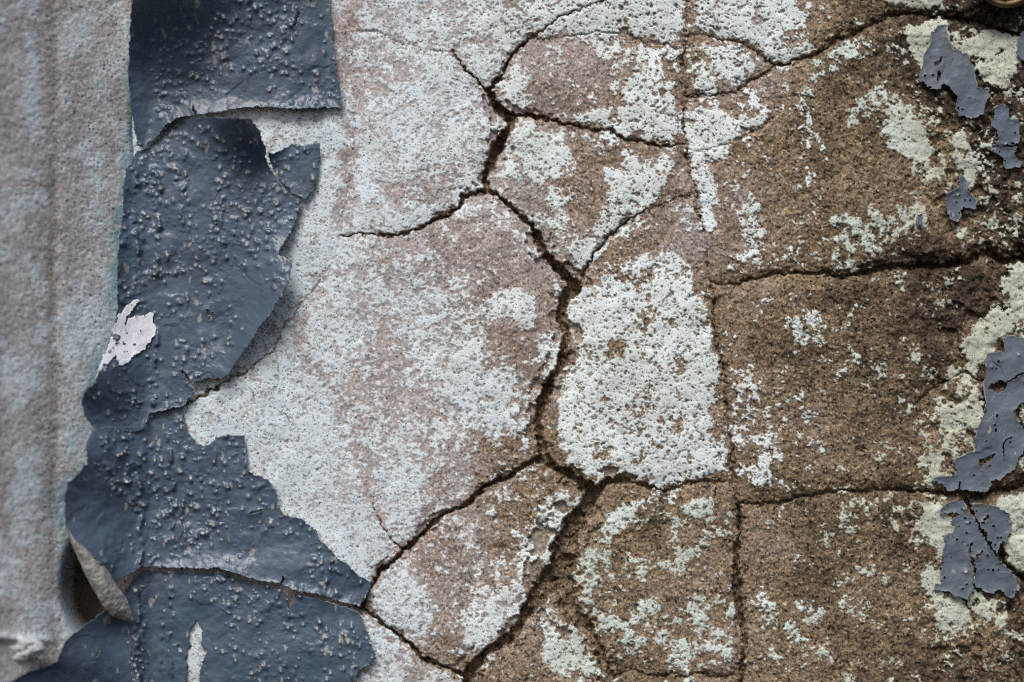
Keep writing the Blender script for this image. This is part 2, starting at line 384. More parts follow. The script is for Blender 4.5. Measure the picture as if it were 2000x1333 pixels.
# ------------------------------------------------------------------ where the pale paint still sticks (density, polygon)
WHITE = [
 (.88, [(250,180),(700,180),(690,460),(560,700),(740,1140),(640,1160),(400,960),(250,800)]),
 (.85, [(345,1190),(420,1190),(420,1520),(345,1520)]),
 (.62, [(250,-200),(1340,-200),(1340,60),(1050,75),(1030,90),(950,176),(880,105),(760,75),(680,50),(250,50)]),
 (.80, [(925,-200),(1000,-200),(990,40),(985,110),(950,150),(915,120),(930,50)]),
 (.86, [(1015,-200),(1330,-200),(1330,85),(1250,80),(1140,60),(1060,72),(1020,30)]),
 (.22, [(985,-100),(1015,-100),(1012,60),(985,80)]),
 (.78, [(690,60),(890,108),(950,180),(995,240),(950,340),(900,395),(800,450),(690,458)]),
 (.50, [(692,75),(800,95),(830,140),(760,200),(692,190)]),
 (.30, [(765,335),(850,320),(905,340),(880,385),(780,420),(760,380)]),
 (.35, [(925,165),(960,185),(990,225),(970,240),(930,200)]),
 (.93, [(480,218),(668,210),(676,300),(668,430),(640,520),(590,580),(545,640),(530,500),(560,430),(610,380),(625,280),(500,250)]),
 (.12, [(672,-200),(700,-200),(702,180),(698,300),(685,430),(668,465),(660,440),(672,300),(680,180),(668,60)]),
 (.9, [(965,170),(1000,100),(1012,130),(1015,215),(990,215)]),
 (.13, [(1010,95),(1120,85),(1150,150),(1130,215),(1030,215)]),
 (.80, [(1130,80),(1210,85),(1270,110),(1320,150),(1330,200),(1330,270),(1260,262),(1200,250),(1170,200),(1200,150)]),
 (.86, [(1040,222),(1180,215),(1260,230),(1320,255),(1300,278),(1200,258),(1090,238)]),
 (.15, [(1200,65),(1330,85),(1330,130),(1270,105)]),
 (.78, [(985,255),(1060,240),(1120,262),(1110,320),(1070,365),(1010,340),(975,330)]),
 (.93, [(1180,330),(1240,292),(1325,318),(1300,370),(1235,430),(1175,490),(1130,530),(1100,490),(1150,460),(1205,390)]),
 (.82, [(925,385),(950,378),(990,410),(1000,430),(960,432),(880,428)]),
 (.10, [(830,440),(1000,430),(1050,500),(1090,560),(1060,600),(960,555),(860,540),(820,500)]),
 (.45, [(690,470),(830,450),(850,560),(960,580),(1050,610),(1080,700),(1060,780),(1040,850),(1030,900),(900,970),(790,1065),(740,960),(640,800),(560,640),(660,520)]),
 (.64, [(635,500),(700,480),(710,560),(700,700),(650,760),(600,700),(580,640)]),
 (.78, [(800,590),(960,600),(960,760),(900,800),(850,740),(800,690)]),
 (.90, [(960,560),(1045,565),(1055,630),(1000,650),(962,620)]),
 (.88, [(890,525),(920,530),(915,570),(895,565)]),
 (.90, [(965,725),(1035,722),(1040,775),(1000,790),(962,760)]),
 (.85, [(915,770),(985,800),(980,840),(905,835)]),
 (.18, [(950,630),(1060,640),(1050,710),(960,720)]),
 (.88, [(1065,640),(1092,635),(1090,700),(1070,745),(1050,790),(1048,850),(1035,890),(1020,880),(1040,800),(1062,720)]),
 (.30, [(800,850),(960,860),(1030,880),(920,965),(850,990),(810,930)]),
 (.15, [(930,860),(1035,840),(1030,900),(940,950)]),
 (.72, [(735,860),(800,860),(830,1000),(785,1060),(740,960)]),
 (.42, [(395,775),(460,735),(520,650),(560,590),(562,640),(530,700),(480,765),(420,790)]),  # coat thinned here so the mid sheet's cast shadow shows as brown
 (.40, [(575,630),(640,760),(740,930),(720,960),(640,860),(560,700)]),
 (.90, [(360,780),(480,735),(560,640),(640,800),(690,920),(740,1030),(770,1070),(730,1130),(640,1080),(540,960),(480,860)]),
 (.55, [(620,860),(690,930),(700,1000),(640,960)]),
 (.13, [(740,1120),(900,1000),(1058,905),(1130,960),(1090,1080),(1000,1240),(915,1300),(710,1195)]),
 (.85, [(1060,990),(1110,950),(1125,985),(1090,1080),(1050,1110),(1010,1130),(1000,1090),(1040,1050)]),
 (.78, [(722,1170),(760,1115),(830,1130),(870,1180),(840,1220),(800,1250),(740,1205)]),
 (.74, [(900,1210),(960,1140),(1040,1120),(1055,1150),(1010,1230),(940,1270),(890,1260)]),
 (.9, [(1045,912),(1070,908),(1076,935),(1055,940)]),
 (.7, [(895,1020),(930,1010),(940,1040),(905,1050)]),
 (.55, [(690,1200),(800,1270),(900,1315),(900,1520),(650,1520)]),
 (.88, [(725,1200),(750,1230),(735,1290),(720,1250)]),
 (.12, [(930,1320),(1030,1230),(1180,1320),(1180,1520),(930,1520)]),
 (.90, [(1068,1180),(1100,1205),(1125,1250),(1150,1275),(1165,1315),(1110,1310),(1060,1280),(1045,1230)]),
 (.68, [(1180,505),(1240,488),(1350,490),(1365,545),(1300,565),(1220,540),(1160,560)]),
 (.955, [(1135,560),(1190,548),(1260,570),(1320,545),(1375,590),(1388,690),(1405,760),(1412,870),(1420,930),(1300,945),(1240,938),(1190,930),(1165,955),(1110,900),(1090,830),(1095,760),(1125,690),(1118,620)]),
 (.30, [(1225,530),(1275,530),(1280,575),(1240,590)]),
 (.25, [(1250,595),(1280,590),(1280,625),(1252,625)]),
 (.22, [(1185,665),(1225,670),(1220,700),(1190,695)]),
 (.55, [(1380,600),(1400,690),(1418,780),(1425,930),(1400,930),(1395,780),(1370,650)]),
 (.12, [(1150,985),(1200,950),(1425,950),(1440,1310),(1190,1310),(1120,1190)]),
 (.44, [(1150,1040),(1200,1060),(1180,1130),(1200,1210),(1160,1215),(1120,1175)]),
 (.38, [(1290,960),(1400,975),(1420,1060),(1330,1090),(1280,1020)]),
 (.46, [(1160,1200),(1430,1170),(1435,1300),(1200,1300)]),
 (.5, [(1200,980),(1270,985),(1260,1030),(1190,1040)]),
 (.90, [(1368,-200),(1560,-200),(1565,50),(1600,95),(1518,130),(1480,100),(1420,72),(1366,60)]),
 (.40, [(1450,10),(1500,0),(1495,60),(1450,50)]),
 (.45, [(1530,60),(1580,60),(1570,110),(1535,100)]),
 (.20, [(1565,0),(1720,0),(1700,50),(1620,85)]),
 (.78, [(1366,80),(1440,88),(1500,125),(1470,155),(1420,175),(1380,120)]),
 (.35, [(1350,110),(1380,130),(1410,178),(1350,185)]),
 (.93, [(1345,205),(1410,208),(1440,245),(1412,285),(1388,340),(1392,400),(1402,450),(1378,452),(1362,390),(1347,300)]),
 (.75, [(1445,215),(1490,203),(1500,235),(1450,268),(1430,260)]),
 (.58, [(1500,165),(1660,95),(1700,100),(1620,150),(1540,190)]),
 (.9, [(1690,-200),(1850,-200),(1840,20),(1790,26),(1740,10)]),
 (.97, [(1752,55),(1850,38),(1845,80),(1870,100),(1890,95),(1870,60),(1875,110),(1800,150),(1780,120)]),
 (.93, [(1885,75),(1930,55),(1985,60),(1985,120),(1960,145),(1910,150),(1892,110)]),
 (.55, [(1650,230),(1700,170),(1760,160),(1800,190),(1850,200),(1840,240),(1780,260),(1700,250)]),
 (.88, [(1750,235),(1805,235),(1815,290),(1780,330),(1745,290)]),
 (.78, [(1805,310),(1855,300),(1850,345),(1815,360)]),
 (.88, [(1860,280),(1885,255),(1895,330),(1905,365),(1885,360)]),
 (.62, [(1780,350),(1815,345),(1800,395),(1785,385)]),
 (.85, [(1788,410),(1810,405),(1800,455),(1788,440)]),
 (.45, [(1960,370),(2000,350),(2000,400),(1970,405)]),
 (.40, [(1440,410),(1500,400),(1490,520),(1440,530)]),
 (.32, [(1580,420),(1720,430),(1720,530),(1600,530)]),
 (.30, [(1520,290),(1600,290),(1600,320),(1520,320)]),
 (.97, [(1975,520),(2080,500),(2200,700),(2050,1000),(2000,780),(2000,660),(1960,655),(1930,690),(1925,745),(1890,722),(1885,670),(1930,620),(1965,570)]),
 (.64, [(1850,720),(1920,740),(1925,800),(1915,880),(1880,910),(1860,950),(1800,945),(1793,890),(1840,870),(1830,790)]),
 (.86, [(1790,890),(1815,905),(1862,900),(1865,935),(1850,955),(1800,945)]),
 (.86, [(1900,740),(1925,750),(1915,850),(1900,870)]),
 (.84, [(1812,985),(1850,975),(1865,1040),(1845,1140),(1830,1160),(1880,1165),(1970,1165),(1962,1210),(1915,1242),(1860,1240),(1830,1215),(1800,1150),(1825,1080),(1795,1030)]),
 (.92, [(1945,960),(2100,960),(2100,1160),(1985,1120),(1955,1075)]),
 (.40, [(1420,700),(1470,700),(1530,880),(1560,950),(1450,950),(1430,850)]),
 (.33, [(1530,620),(1600,610),(1600,680),(1530,680)]),
 (.30, [(1590,990),(1660,980),(1670,1020),(1600,1040)]),
]
wu = GU0+np.arange(GW)*GS; wv = GV0+np.arange(GH)*GS
WU, WV = np.meshgrid(wu, wv)
ju = WU+20*(fbm(WU, WV, 45, 3, 3)-.5)*2; jv = WV+20*(fbm(WU, WV, 45, 3, 4)-.5)*2
WD = np.full(WU.shape, .07)
WD = np.where(WU < 1350, .12, WD)
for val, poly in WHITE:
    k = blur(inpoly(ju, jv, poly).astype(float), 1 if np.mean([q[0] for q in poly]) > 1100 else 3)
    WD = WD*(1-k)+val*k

def sample(A, u, v):
    x = np.clip((u-GU0)/GS, 0, GW-1.001); y = np.clip((v-GV0)/GS, 0, GH-1.001)
    i = y.astype(int); j = x.astype(int); fx = x-j; fy = y-i
    return (A[i, j]*(1-fx)+A[i, j+1]*fx)*(1-fy)+(A[i+1, j]*(1-fx)+A[i+1, j+1]*fx)*fy

BROWN = [(300,500,.1),(700,100,.12),(690,300,.3),(620,300,.1),(700,560,.2),(800,900,.2),(650,760,.25),(900,480,.36),(1000,700,.44),(800,250,.2),(1050,150,.4),  # stone tone; right-edge values also have light falloff painted in
 (1250,150,.5),(1250,40,.45),(1050,350,.42),(1200,400,.7),(1350,100,.8),(1350,200,.85),(1450,130,.35),(1400,360,.45),(1550,350,.95),(1650,200,.95),(1850,300,1.15),(1500,500,.85),(1420,480,.6),
 (1600,750,.92),(1780,620,1.0),(1760,850,1.0),(1900,600,1.12),(1600,1150,.92),(1750,1150,.97),(1950,1290,1.3),(1850,1300,1.15),(1300,1100,.95),(1150,1000,.85),(900,1100,.5),(950,1200,.5),
 (800,1300,.5),(1000,1320,.9),(1250,700,.75),(1990,40,1.4),(1900,20,1.4),(1930,180,1.4),(1800,20,1.15),(1950,450,1.3),(1990,330,1.3),(1860,430,1.15),(1990,620,1.2),(1990,900,1.2),(1650,40,.95),(1750,110,1.18),(1840,120,1.33),(1960,260,1.4),(1980,560,1.3),(1880,620,1.2),(1830,1260,1.2),(1700,430,1.0),(1810,480,1.2),(1900,480,1.3),(1790,340,1.08),(1720,250,1.0),(1900,700,1.2),(1780,930,1.08),(1750,1280,1.05),(1110,1090,1.05),(500,900,.1),(500,700,.55),(440,750,.55),(545,630,.45),(600,830,.12),(1060,830,.9)]  # points along the mid sheet's free edge paint its cast shadow brown

def low(u, v):
    """gentle unevenness of the wall"""
    return 16*(fbm(u, v, 330, 2, 11)-.5)+5*(fbm(u, v, 90, 2, 12)-.5)

def jitter(u, v):
    a = fbm(u, v, 34, 2, 21)-.5; b = fbm(u, v, 34, 2, 22)-.5
    c = fbm(u, v, 8, 2, 23)-.5; d = fbm(u, v, 8, 2, 24)-.5
    return u+12*a+9*c, v+12*b+9*d

# ------------------------------------------------------------------ the cracked wall
def axis(lo, d0, d1, hi, step):
    core = np.arange(d0, d1+step, step)
    def grow(a, b):
        out = []; s = step; x = a
        while x < b: s = min(s*1.25, 14); x += s; out.append(x)
        return np.array(out)
    left = d0-grow(0, d0-lo)[::-1]; right = core[-1]+grow(0, hi-core[-1])
    return np.concatenate([left, core, right])

def build_wall():
    ua = axis(230, 250, 2005, 2270, 1.9); va = axis(-185, -5, 1338, 1510, 1.9)
    U, V = np.meshgrid(ua, va)
    JU, JV = jitter(U, V)
    depth = np.zeros(U.shape); dmin = np.full(U.shape, 80.0); core = np.zeros(U.shape)
    groove = np.zeros(U.shape); bulge = np.zeros(U.shape)
    shoulder = np.zeros(U.shape); chip = sstep(.52, .60, fbm(U, V, 26, 3, 78, .6))
    for (w0, w1, df, pts) in CR:
        if max(w0, w1) > 14 and df > 1: w0 *= 1.2; w1 *= 1.2; df *= .75
        elif df > .65 and w0 > 2: w0 *= .8; w1 *= .8
        L = [math.dist(a, b) for a, b in zip(pts[:-1], pts[1:])]; tot = sum(L); acc = 0
        for (a, b, l) in zip(pts[:-1], pts[1:], L):
            m = 85
            j0, j1 = np.searchsorted(ua, [min(a[0], b[0])-m, max(a[0], b[0])+m]); i0, i1 = np.searchsorted(va, [min(a[1], b[1])-m, max(a[1], b[1])+m])
            if j1 <= j0 or i1 <= i0: acc += l; continue
            sl = np.s_[i0:i1, j0:j1]
            d, t = seg_dist(JU[sl], JV[sl], *a, *b)
            w = w0+(w1-w0)*(acc+t*l)/tot; acc += l
            w = w*(.45+1.1*fbm(U[sl], V[sl], 40, 3, 77, .7))
            prof = 1-sstep(np.where(w > 20, .62, .25), 1.0, d/(w*.5+1.2))
            depth[sl] = np.maximum(depth[sl], prof*w*df*1.15)
            core[sl] = np.maximum(core[sl], np.where(w > 9, 1-d/(w*.5), 0))
            shoulder[sl] = np.maximum(shoulder[sl], np.exp(-d/(5+w*.6))*np.minimum(w, 16)*.22+np.where(d < w*1.25+2, 1, 0)*chip[sl]*np.minimum(w, 14)*.5)
            gw = np.clip((w0+w1)/2/9, 0, 1)*(w0 > 2)
            groove[sl] = np.maximum(groove[sl], gw*np.exp(-d/13)); bulge[sl] = np.maximum(bulge[sl], gw*np.exp(-((d-30)/17)**2))
            dmin[sl] = np.minimum(dmin[sl], np.where(w0 > 2, d, 80))
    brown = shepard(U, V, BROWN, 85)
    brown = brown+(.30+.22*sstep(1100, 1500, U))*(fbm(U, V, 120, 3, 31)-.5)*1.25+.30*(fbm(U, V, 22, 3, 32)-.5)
    # joint bands rubbed bare
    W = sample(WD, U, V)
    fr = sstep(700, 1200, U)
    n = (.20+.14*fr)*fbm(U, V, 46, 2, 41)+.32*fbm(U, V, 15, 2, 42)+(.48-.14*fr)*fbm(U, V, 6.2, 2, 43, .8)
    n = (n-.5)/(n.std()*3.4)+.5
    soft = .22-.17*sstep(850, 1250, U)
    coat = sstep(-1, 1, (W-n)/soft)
    rightness = sstep(900, 1300, U)
    pu = U+7*(fbm(U, V, 7, 2, 55)-.5); pv = V+7*(fbm(U, V, 7, 2, 56)-.5)
    pit = spots(pu, pv, 16, 51, .7, 1.0, 6.5); pit2 = spots(U+12*(fbm(U, V, 9, 2, 59)-.5), pv, 29, 52, .55, 2, 9+0*U); pit3 = spots(pu, pv, 8.0, 53, .6, .9, 3.2); pit4 = fbm(U, V, 10, 3, 44, .75)
    pa = sstep(.2, .45, pit); pb = sstep(.1, .45, pit2)*sstep(.35, .6, fbm(U, V, 70, 2, 54)); pc = sstep(.25, .55, pit3)
    pits = np.maximum.reduce([pa*(.55+.45*rightness), pb*(.35+.65*rightness), pc*(.8), sstep(.70, .735, pit4)*.9])
    pits = pits*(1-.62*sstep(1650, 1780, U))
    # outside the pits keep very dense paint whole
    coat = np.maximum(coat, .42*sstep(.25, .85, W)*(1-fr)*(.6+.8*fbm(U, V, 8, 2, 58)))
    coat = coat*(1-pits*.92)
    coat = coat*(1-sstep(.5, 3.5, depth))*(1-.85*sstep(2.2, 3.6, shoulder))
    coat = coat*(.88+.12*sstep(.3, .7, fbm(U, V, 60, 3, 57)))
    # relief
    rough = np.clip(brown, 0.1, 1.4)
    h = low(U, V)
    lab = LAB[np.clip(np.round((JV-GV0)/GS).astype(int), 0, GH-1), np.clip(np.round((JU-GU0)/GS).astype(int), 0, GW-1)]
    rs = np.random.RandomState(5)
    for k in np.unique(lab):
        m = lab == k; cu, cv = U[m].mean(), V[m].mean(); ext = max(np.ptp(U[m]), np.ptp(V[m]))+1
        a, b, c = rs.uniform(-1, 1, 3)
        h[m] += 2.2*c+5*(a*(U[m]-cu)+b*(V[m]-cv))/ext
    h += 3.0*sstep(0, 55, dmin)-3
    fl = 1-.62*sstep(.3, .8, coat)*sstep(0, 1, W+.2)
    h += 7*(fbm(U, V, 40, 3, 61)-.5)*(.35+.75*rough)
    h += fl*5.0*(fbm(U, V, 12, 3, 62, .6)-.5)*(.30+.8*rough)
    h += fl*3.0*(fbm(U, V, 5, 2, 63, .7)-.5)*(.35+.75*rough)
    crumble = sstep(1740, 1880, U)*(1-.6*sstep(.3, .8, coat))
    h += crumble*(13*(fbm(U, V, 48, 4, 64, .6)-.55)+5*(fbm(U, V, 14, 2, 65)-.5))
    h -= crumble*9*sstep(.58, .75, fbm(U, V, 26, 2, 66))
    h += (1.0+1.0*fr)*sstep(.35, .65, coat)
    h -= pits*(1.0+.8*rightness)*(1-.4*(coat < .1))
    bed = depth > 3
    er = sstep(1250, 1500, U)
    h += er*(3.2*bulge*(1-groove)-6*groove)
    h -= depth*(.88+.35*fbm(U, V, 11, 2, 67))+shoulder
    h += bed*(9*(fbm(U, V, 9, 2, 68)-.5)+5*spots(U, V, 11, 71, .6, 2.5, 7))
    brown = np.where(bed, np.maximum(brown, .80+.5*fbm(U, V, 18, 2, 69)), brown)
    tint = np.clip(.05+.5*sstep(500, 1150, U)+.45*sstep(1500, 1850, U)+.2*sstep(1040, 1150, U)*sstep(930, 990, V)*sstep(1850, 1500, U)+.2*np.exp(-((U-1050)/70)**2-((V-300)/70)**2)+.35*(fbm(U, V, 110, 2, 70)-.5), 0, 1)
    cyan = np.zeros(U.shape)
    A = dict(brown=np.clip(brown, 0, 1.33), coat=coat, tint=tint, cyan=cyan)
    root = bpy.data.objects.new('cracked_wall', None); root.location = (0, 0, 0)
    link(root, None, 'old cracked plaster wall with worn pale paint fading to bare brown stone at right', 'wall')
    cl = lab[:-1, :-1]; cc = core[:-1, :-1] > .22
    hole = np.zeros(cl.shape, bool)
    for k in np.unique(cl):
        m = (cl == k) & ~cc
        if m.sum() < 60: hole |= m; continue
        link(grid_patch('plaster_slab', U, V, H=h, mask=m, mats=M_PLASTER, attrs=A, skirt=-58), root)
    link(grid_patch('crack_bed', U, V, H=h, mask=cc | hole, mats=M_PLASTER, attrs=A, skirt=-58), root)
    # masonry behind the plaster
    bm = bmesh.new(); bmesh.ops.create_cube(bm, size=1)
    for vtx in bm.verts:
        uu = 2262 if vtx.co.x > 0 else -330; vv = 1500 if vtx.co.z < 0 else -176; hh = -52 if vtx.co.y < 0 else -700
        vtx.co = Vector((( uu-1000)*S, -hh*S, ZC-(vv-666.5)*S))
    me = bpy.data.meshes.new('masonry_core'); bm.to_mesh(me); bm.free(); me.materials.append(M_CORE)
    link(bpy.data.objects.new('masonry_core', me), root)
    return root
wall = build_wall()

# ------------------------------------------------------------------ moulded return at the left, coming forward
def ret_h(u, v):
    return .80*.5*(262-u+np.sqrt((262-u)**2+900))-16*sstep(252, 300, u)

def build_return():
    ua = np.concatenate([np.arange(-300, 0, 9.0), np.arange(0, 300, 2.1)]); va = axis(-185, -5, 1338, 1510, 2.1)
    U, V = np.meshgrid(ua, va)
    wob = 9*(fbm(U*0, V, 260, 2, 81)-.5)
    h = ret_h(U+wob, V)
    h -= 3*np.exp(-((U+wob-108)/13)**2)+30*np.exp(-((U-270)/11)**2-((V-235)/62)**2)
    h += 2*np.exp(-((U+wob-52)/30)**2)
    h += 6*(fbm(U, V, 170, 2, 82)-.5)+1.8*(fbm(U, V, 14, 2, 83, .6)-.5)+2.0*(fbm(U, V, 4.5, 2, 84)-.5)
    # hollow where the plaster has fallen behind the curled paint
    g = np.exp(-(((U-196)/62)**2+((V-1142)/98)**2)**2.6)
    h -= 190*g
    # ledge at the foot
    ridge = np.exp(-((V-1245-.06*U)/8)**2)*sstep(120, 60, U)
    h += 9*ridge
    n = .45*fbm(U, V*.75, 70, 3, 85)+.33*fbm(U, V, 20, 2, 86)+.22*fbm(U, V, 7, 2, 87)
    n = (n-.5)/(n.std()*3.4)+.5
    W = np.full(U.shape, .24)
    W = np.maximum(W, .92*np.exp(-((U-60)/24)**2)*sstep(330, 230, V))
    W = np.maximum(W, .50*np.exp(-((U-35)/45)**2)*sstep(560, 700, V)*sstep(1330, 1200, V))
    W = np.maximum(W, .86*sstep(112, 136, U)*sstep(460, 620, V))
    W = np.maximum(W, .60*np.exp(-((U-185)/35)**2)*sstep(60, 200, V)*sstep(420, 330, V))
    W = W*(1-.6*np.exp(-((U+wob-104)/13)**2))
    W = np.maximum(W, .8*ridge)
    coat = np.clip(.20+.62*sstep(-1, 1, (W-n)/.42), 0, .85)
    pit = sstep(.2, .6, spots(U, V, 13, 88, .7, 1, 3.6))
    coat *= 1-.8*pit; h -= 2*pit
    brown = .13+.22*(fbm(U, V, 120, 3, 89)-.5)+.34*np.exp(-((U+wob-106)/14)**2)+.18*sstep(40, 0, U)*sstep(300, 700, V)+.35*np.exp(-((U-90)/30)**2)*np.exp(-((V-480)/120)**2)
    brown += 1.3*g  # shade inside the hollow painted in as near-black brown
    edge = np.where(V < 330, 252, np.where(V < 760, 228, 150))
    eb = np.interp(V, [0, 250, 300, 420, 560, 620, 740, 830, 930, 960, 1030, 1150], [250, 262, 255, 236, 226, 225, 185, 160, 140, 122, 122, 128])
    cy = np.exp(-((U-eb+4)/14)**2)*(.3+.75*sstep(.3, .65, fbm(U, V, 55, 2, 90)))*sstep(40, 200, V)*sstep(1240, 1100, V)*.7
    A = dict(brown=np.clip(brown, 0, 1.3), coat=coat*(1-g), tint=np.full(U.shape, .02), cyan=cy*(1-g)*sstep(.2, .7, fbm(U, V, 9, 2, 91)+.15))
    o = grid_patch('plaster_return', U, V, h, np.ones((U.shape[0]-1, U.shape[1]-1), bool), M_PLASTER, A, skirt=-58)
    link(o, None, 'pale pinkish plaster moulding with a vertical groove along the left edge', 'wall')
    # knob of old plaster stuck at the foot
    bm = bmesh.new(); bmesh.ops.create_icosphere(bm, subdivisions=5, radius=1)
    rs = np.random.RandomState(3)
    c = np.array([v.co[:] for v in bm.verts])
    q = fbm(c[:, 0]*20+c[:, 1]*9, c[:, 2]*20-c[:, 1]*7, 11, 3, 95)-.5
    r = 1+.75*q-.5*sstep(.2, .7, spots(c[:, 0]*40+300, c[:, 2]*26+300, 13, 96, .6, 3, 7))
    hh = float(ret_h(np.array(45.0), 0))+2
    for v, k, w in zip(bm.verts, r, c):
        v.co = P(45+44*w[0]*k, 1267+25*-w[2]*k, hh+24*-w[1]*k)
    me = bpy.data.meshes.new('plaster_lump'); bm.to_mesh(me); bm.free(); me.materials.append(M_PLASTER)
    n = len(me.vertices)
    for nm, val in (('brown', .45), ('coat', .55), ('tint', .1), ('cyan', 0)):
        at = me.attributes.new(nm, 'FLOAT', 'POINT'); at.data.foreach_set('value', (np.full(n, val)*(1+.6*q)).astype(np.float32))
    for p in me.polygons: p.use_smooth = True
    link(bpy.data.objects.new('plaster_lump', me), o, 'pitted whitish lump of plaster')
    return o
ret = build_return()

# ------------------------------------------------------------------ peeling paint
def sheet_base(u, v):
    x = (262-u)/150; b = 61*(x+np.sqrt(x*x+.035))
    return low(u, v)*sstep(250, 330, u)+8+b+7*sstep(300, 262, u)

def build_sheet(name, poly, lifts, edges, label, cat, seed, step=1.7, holes=(), bump_density=1/95., thick=2.2, jag=3.0,
                mat=None, base=sheet_base, parent=None, group=None, smooth_zones=(), pins=0, wrinkle=1.0, seams=(), cuts=(), fine=False, ridges=()):
    p = np.array(poly, float); (u0, v0), (u1, v1) = p.min(0)-4, p.max(0)+4
    ua = np.arange(u0, u1+step, step); va = np.arange(v0, v1+step, step)
    U, V = np.meshgrid(ua, va)
    a = jag*(fbm(U, V, 12, 3, seed)-.5)*2+jag*1.2*(fbm(U, V, 40, 2, seed+5)-.5); b = jag*(fbm(U, V, 12, 3, seed+1)-.5)*2
    if not fine: a = a+3.4*(fbm(U, V, 6, 2, seed+31)-.5); b = b+3.4*(fbm(U, V, 6, 2, seed+32)-.5)
    if fine: a = a+5*(fbm(U, V, 5.5, 2, seed+31)-.5); b = b+5*(fbm(U, V, 5.5, 2, seed+32)-.5)
    ins = inpoly(U+a, V+b, poly)
    for hp in holes: ins &= ~inpoly(U+a, V+b, hp)
    R = np.random.RandomState(seed)
    worn = np.zeros(U.shape)
    d = edge_dist(U, V, poly)
    h = base(U, V)
    for (cu, cv, su, sv, amp) in lifts: h += amp*np.exp(-((U-cu)/su)**2-((V-cv)/sv)**2)
    for (cu, cv, rad, amp, fall) in edges: h += amp*np.exp(-d/fall)*np.exp(-((U-cu)**2+(V-cv)**2)/(rad*rad))
    h += wrinkle*(9*(fbm(U, V, 70, 2, seed+2)-.5)+3.5*(fbm(U, V, 26, 2, seed+3)-.5)+1.2*(fbm(U, V, 9, 2, seed+4)-.5))
    fb = fbm(U, V, 75, 3, seed+21, .55); h += 1.3*sstep(.56, .572, fb)*sstep(.42, .6, fbm(U, V, 60, 2, seed+23))
    for (ru, r0, r1, ra) in ridges: h += .7*ra*np.exp(-((U-ru-14*(fbm(U*0+ru, V, 70, 3, seed+33)-.5)*2)/5)**2)*sstep(r0, r0+15, V)*sstep(r1, r1-15, V)*2.2*sstep(.4, .65, fbm(U, V, 22, 2, seed+34))
    # torn hairlines in the film
    for (pts, w) in cuts:
        dd = np.full(U.shape, 1e9)
        for q0, q1 in zip(pts[:-1], pts[1:]): dd = np.minimum(dd, seg_dist(U+a, V+b, *q0, *q1)[0])
        ins &= ~(dd < w*.5); h += 3*np.exp(-dd/6)
    # blisters over sand grains; the tips have lost their paint
    nb = int(bump_density*(u1-u0)*(v1-v0))
    bu = R.uniform(u0, u1, nb); bv = R.uniform(v0, v1, nb); br = 1.5+4.6*R.rand(nb)**3.4; wt = R.rand(nb)
    keep = fbm(bu, bv, 75, 2, seed+7) >.30+.24*R.rand(nb)
    for z in smooth_zones: keep &= ~inpoly(bu, bv, z)
    bu, bv, br, wt = bu[keep], bv[keep], br[keep], wt[keep]
    for (su, va_, vb_, cnt) in seams:
        cnt = int(cnt*.6); bu = np.concatenate([bu, su+R.normal(0, 6.5, cnt)+8*np.sin(np.linspace(0, 5, cnt))]); bv = np.concatenate([bv, R.uniform(va_, vb_, cnt)])
        br = np.concatenate([br, 2.0+3.6*R.rand(cnt)**2]); wt = np.concatenate([wt, R.uniform(.3, 1, cnt)])
    for x, y, r, w in zip(bu, bv, br, wt):
        i0, i1 = int((y-r*2.4-v0)/step), int((y+r*2.4-v0)/step)+2; j0, j1 = int((x-r*2.4-u0)/step), int((x+r*2.4-u0)/step)+2
        i0, j0 = max(i0, 0), max(j0, 0)
        if i1 <= i0 or j1 <= j0: continue
        uu, vv = U[i0:i1, j0:j1], V[i0:i1, j0:j1]
        sx = .8+.4*((x*7.13) % 1); dd = np.sqrt(((uu-x)/sx)**2+((vv-y)*sx)**2)/r
        k = np.exp(-(dd*1.05)**2)
        amp = r*(.55+.35*w)
        h[i0:i1, j0:j1] += amp*k
        if w > .58 and r > 2.4:
            lim = .46+.34*((y*3.7) % 1)
            worn[i0:i1, j0:j1] = np.maximum(worn[i0:i1, j0:j1], sstep(lim, lim*.6, dd)*(.7+.3*w))
            if r > 4.2 and (x*13.7) % 1 < .5: h[i0:i1, j0:j1] -= amp*.75*np.exp(-(dd*3.0)**2)
    worn = np.maximum(worn, .6*sstep(.80, .84, fbm(U, V*.5, 16, 3, seed+9)))
    if pins:
        m = np.zeros(U.shape, bool)
        for _ in range(pins):
            x, y = R.uniform(u0, u1), R.uniform(v0, v1); r = R.uniform(.9, 2.9)*(.8 if fine else 1); s2 = R.uniform(.6, 1.5)
            dd = np.sqrt(((U-x)*s2)**2+((V-y)/s2)**2)
            m |= dd < r; h += 2.0*np.exp(-(dd/(r*1.8))**2)
        ins &= ~m
    worn = np.maximum(worn, .55*sstep(2.0, .3, d)*sstep(.45, .6, fbm(U, V, 30, 2, seed+11)))
    mask = ins[:-1, :-1] & ins[1:, :-1] & ins[:-1, 1:] & ins[1:, 1:]
    o = grid_patch(name, U, V, h, mask, [mat or M_PAINT, M_BACK], dict(worn=worn), back=thick)
    link(o, parent, label, cat, group)
    return o

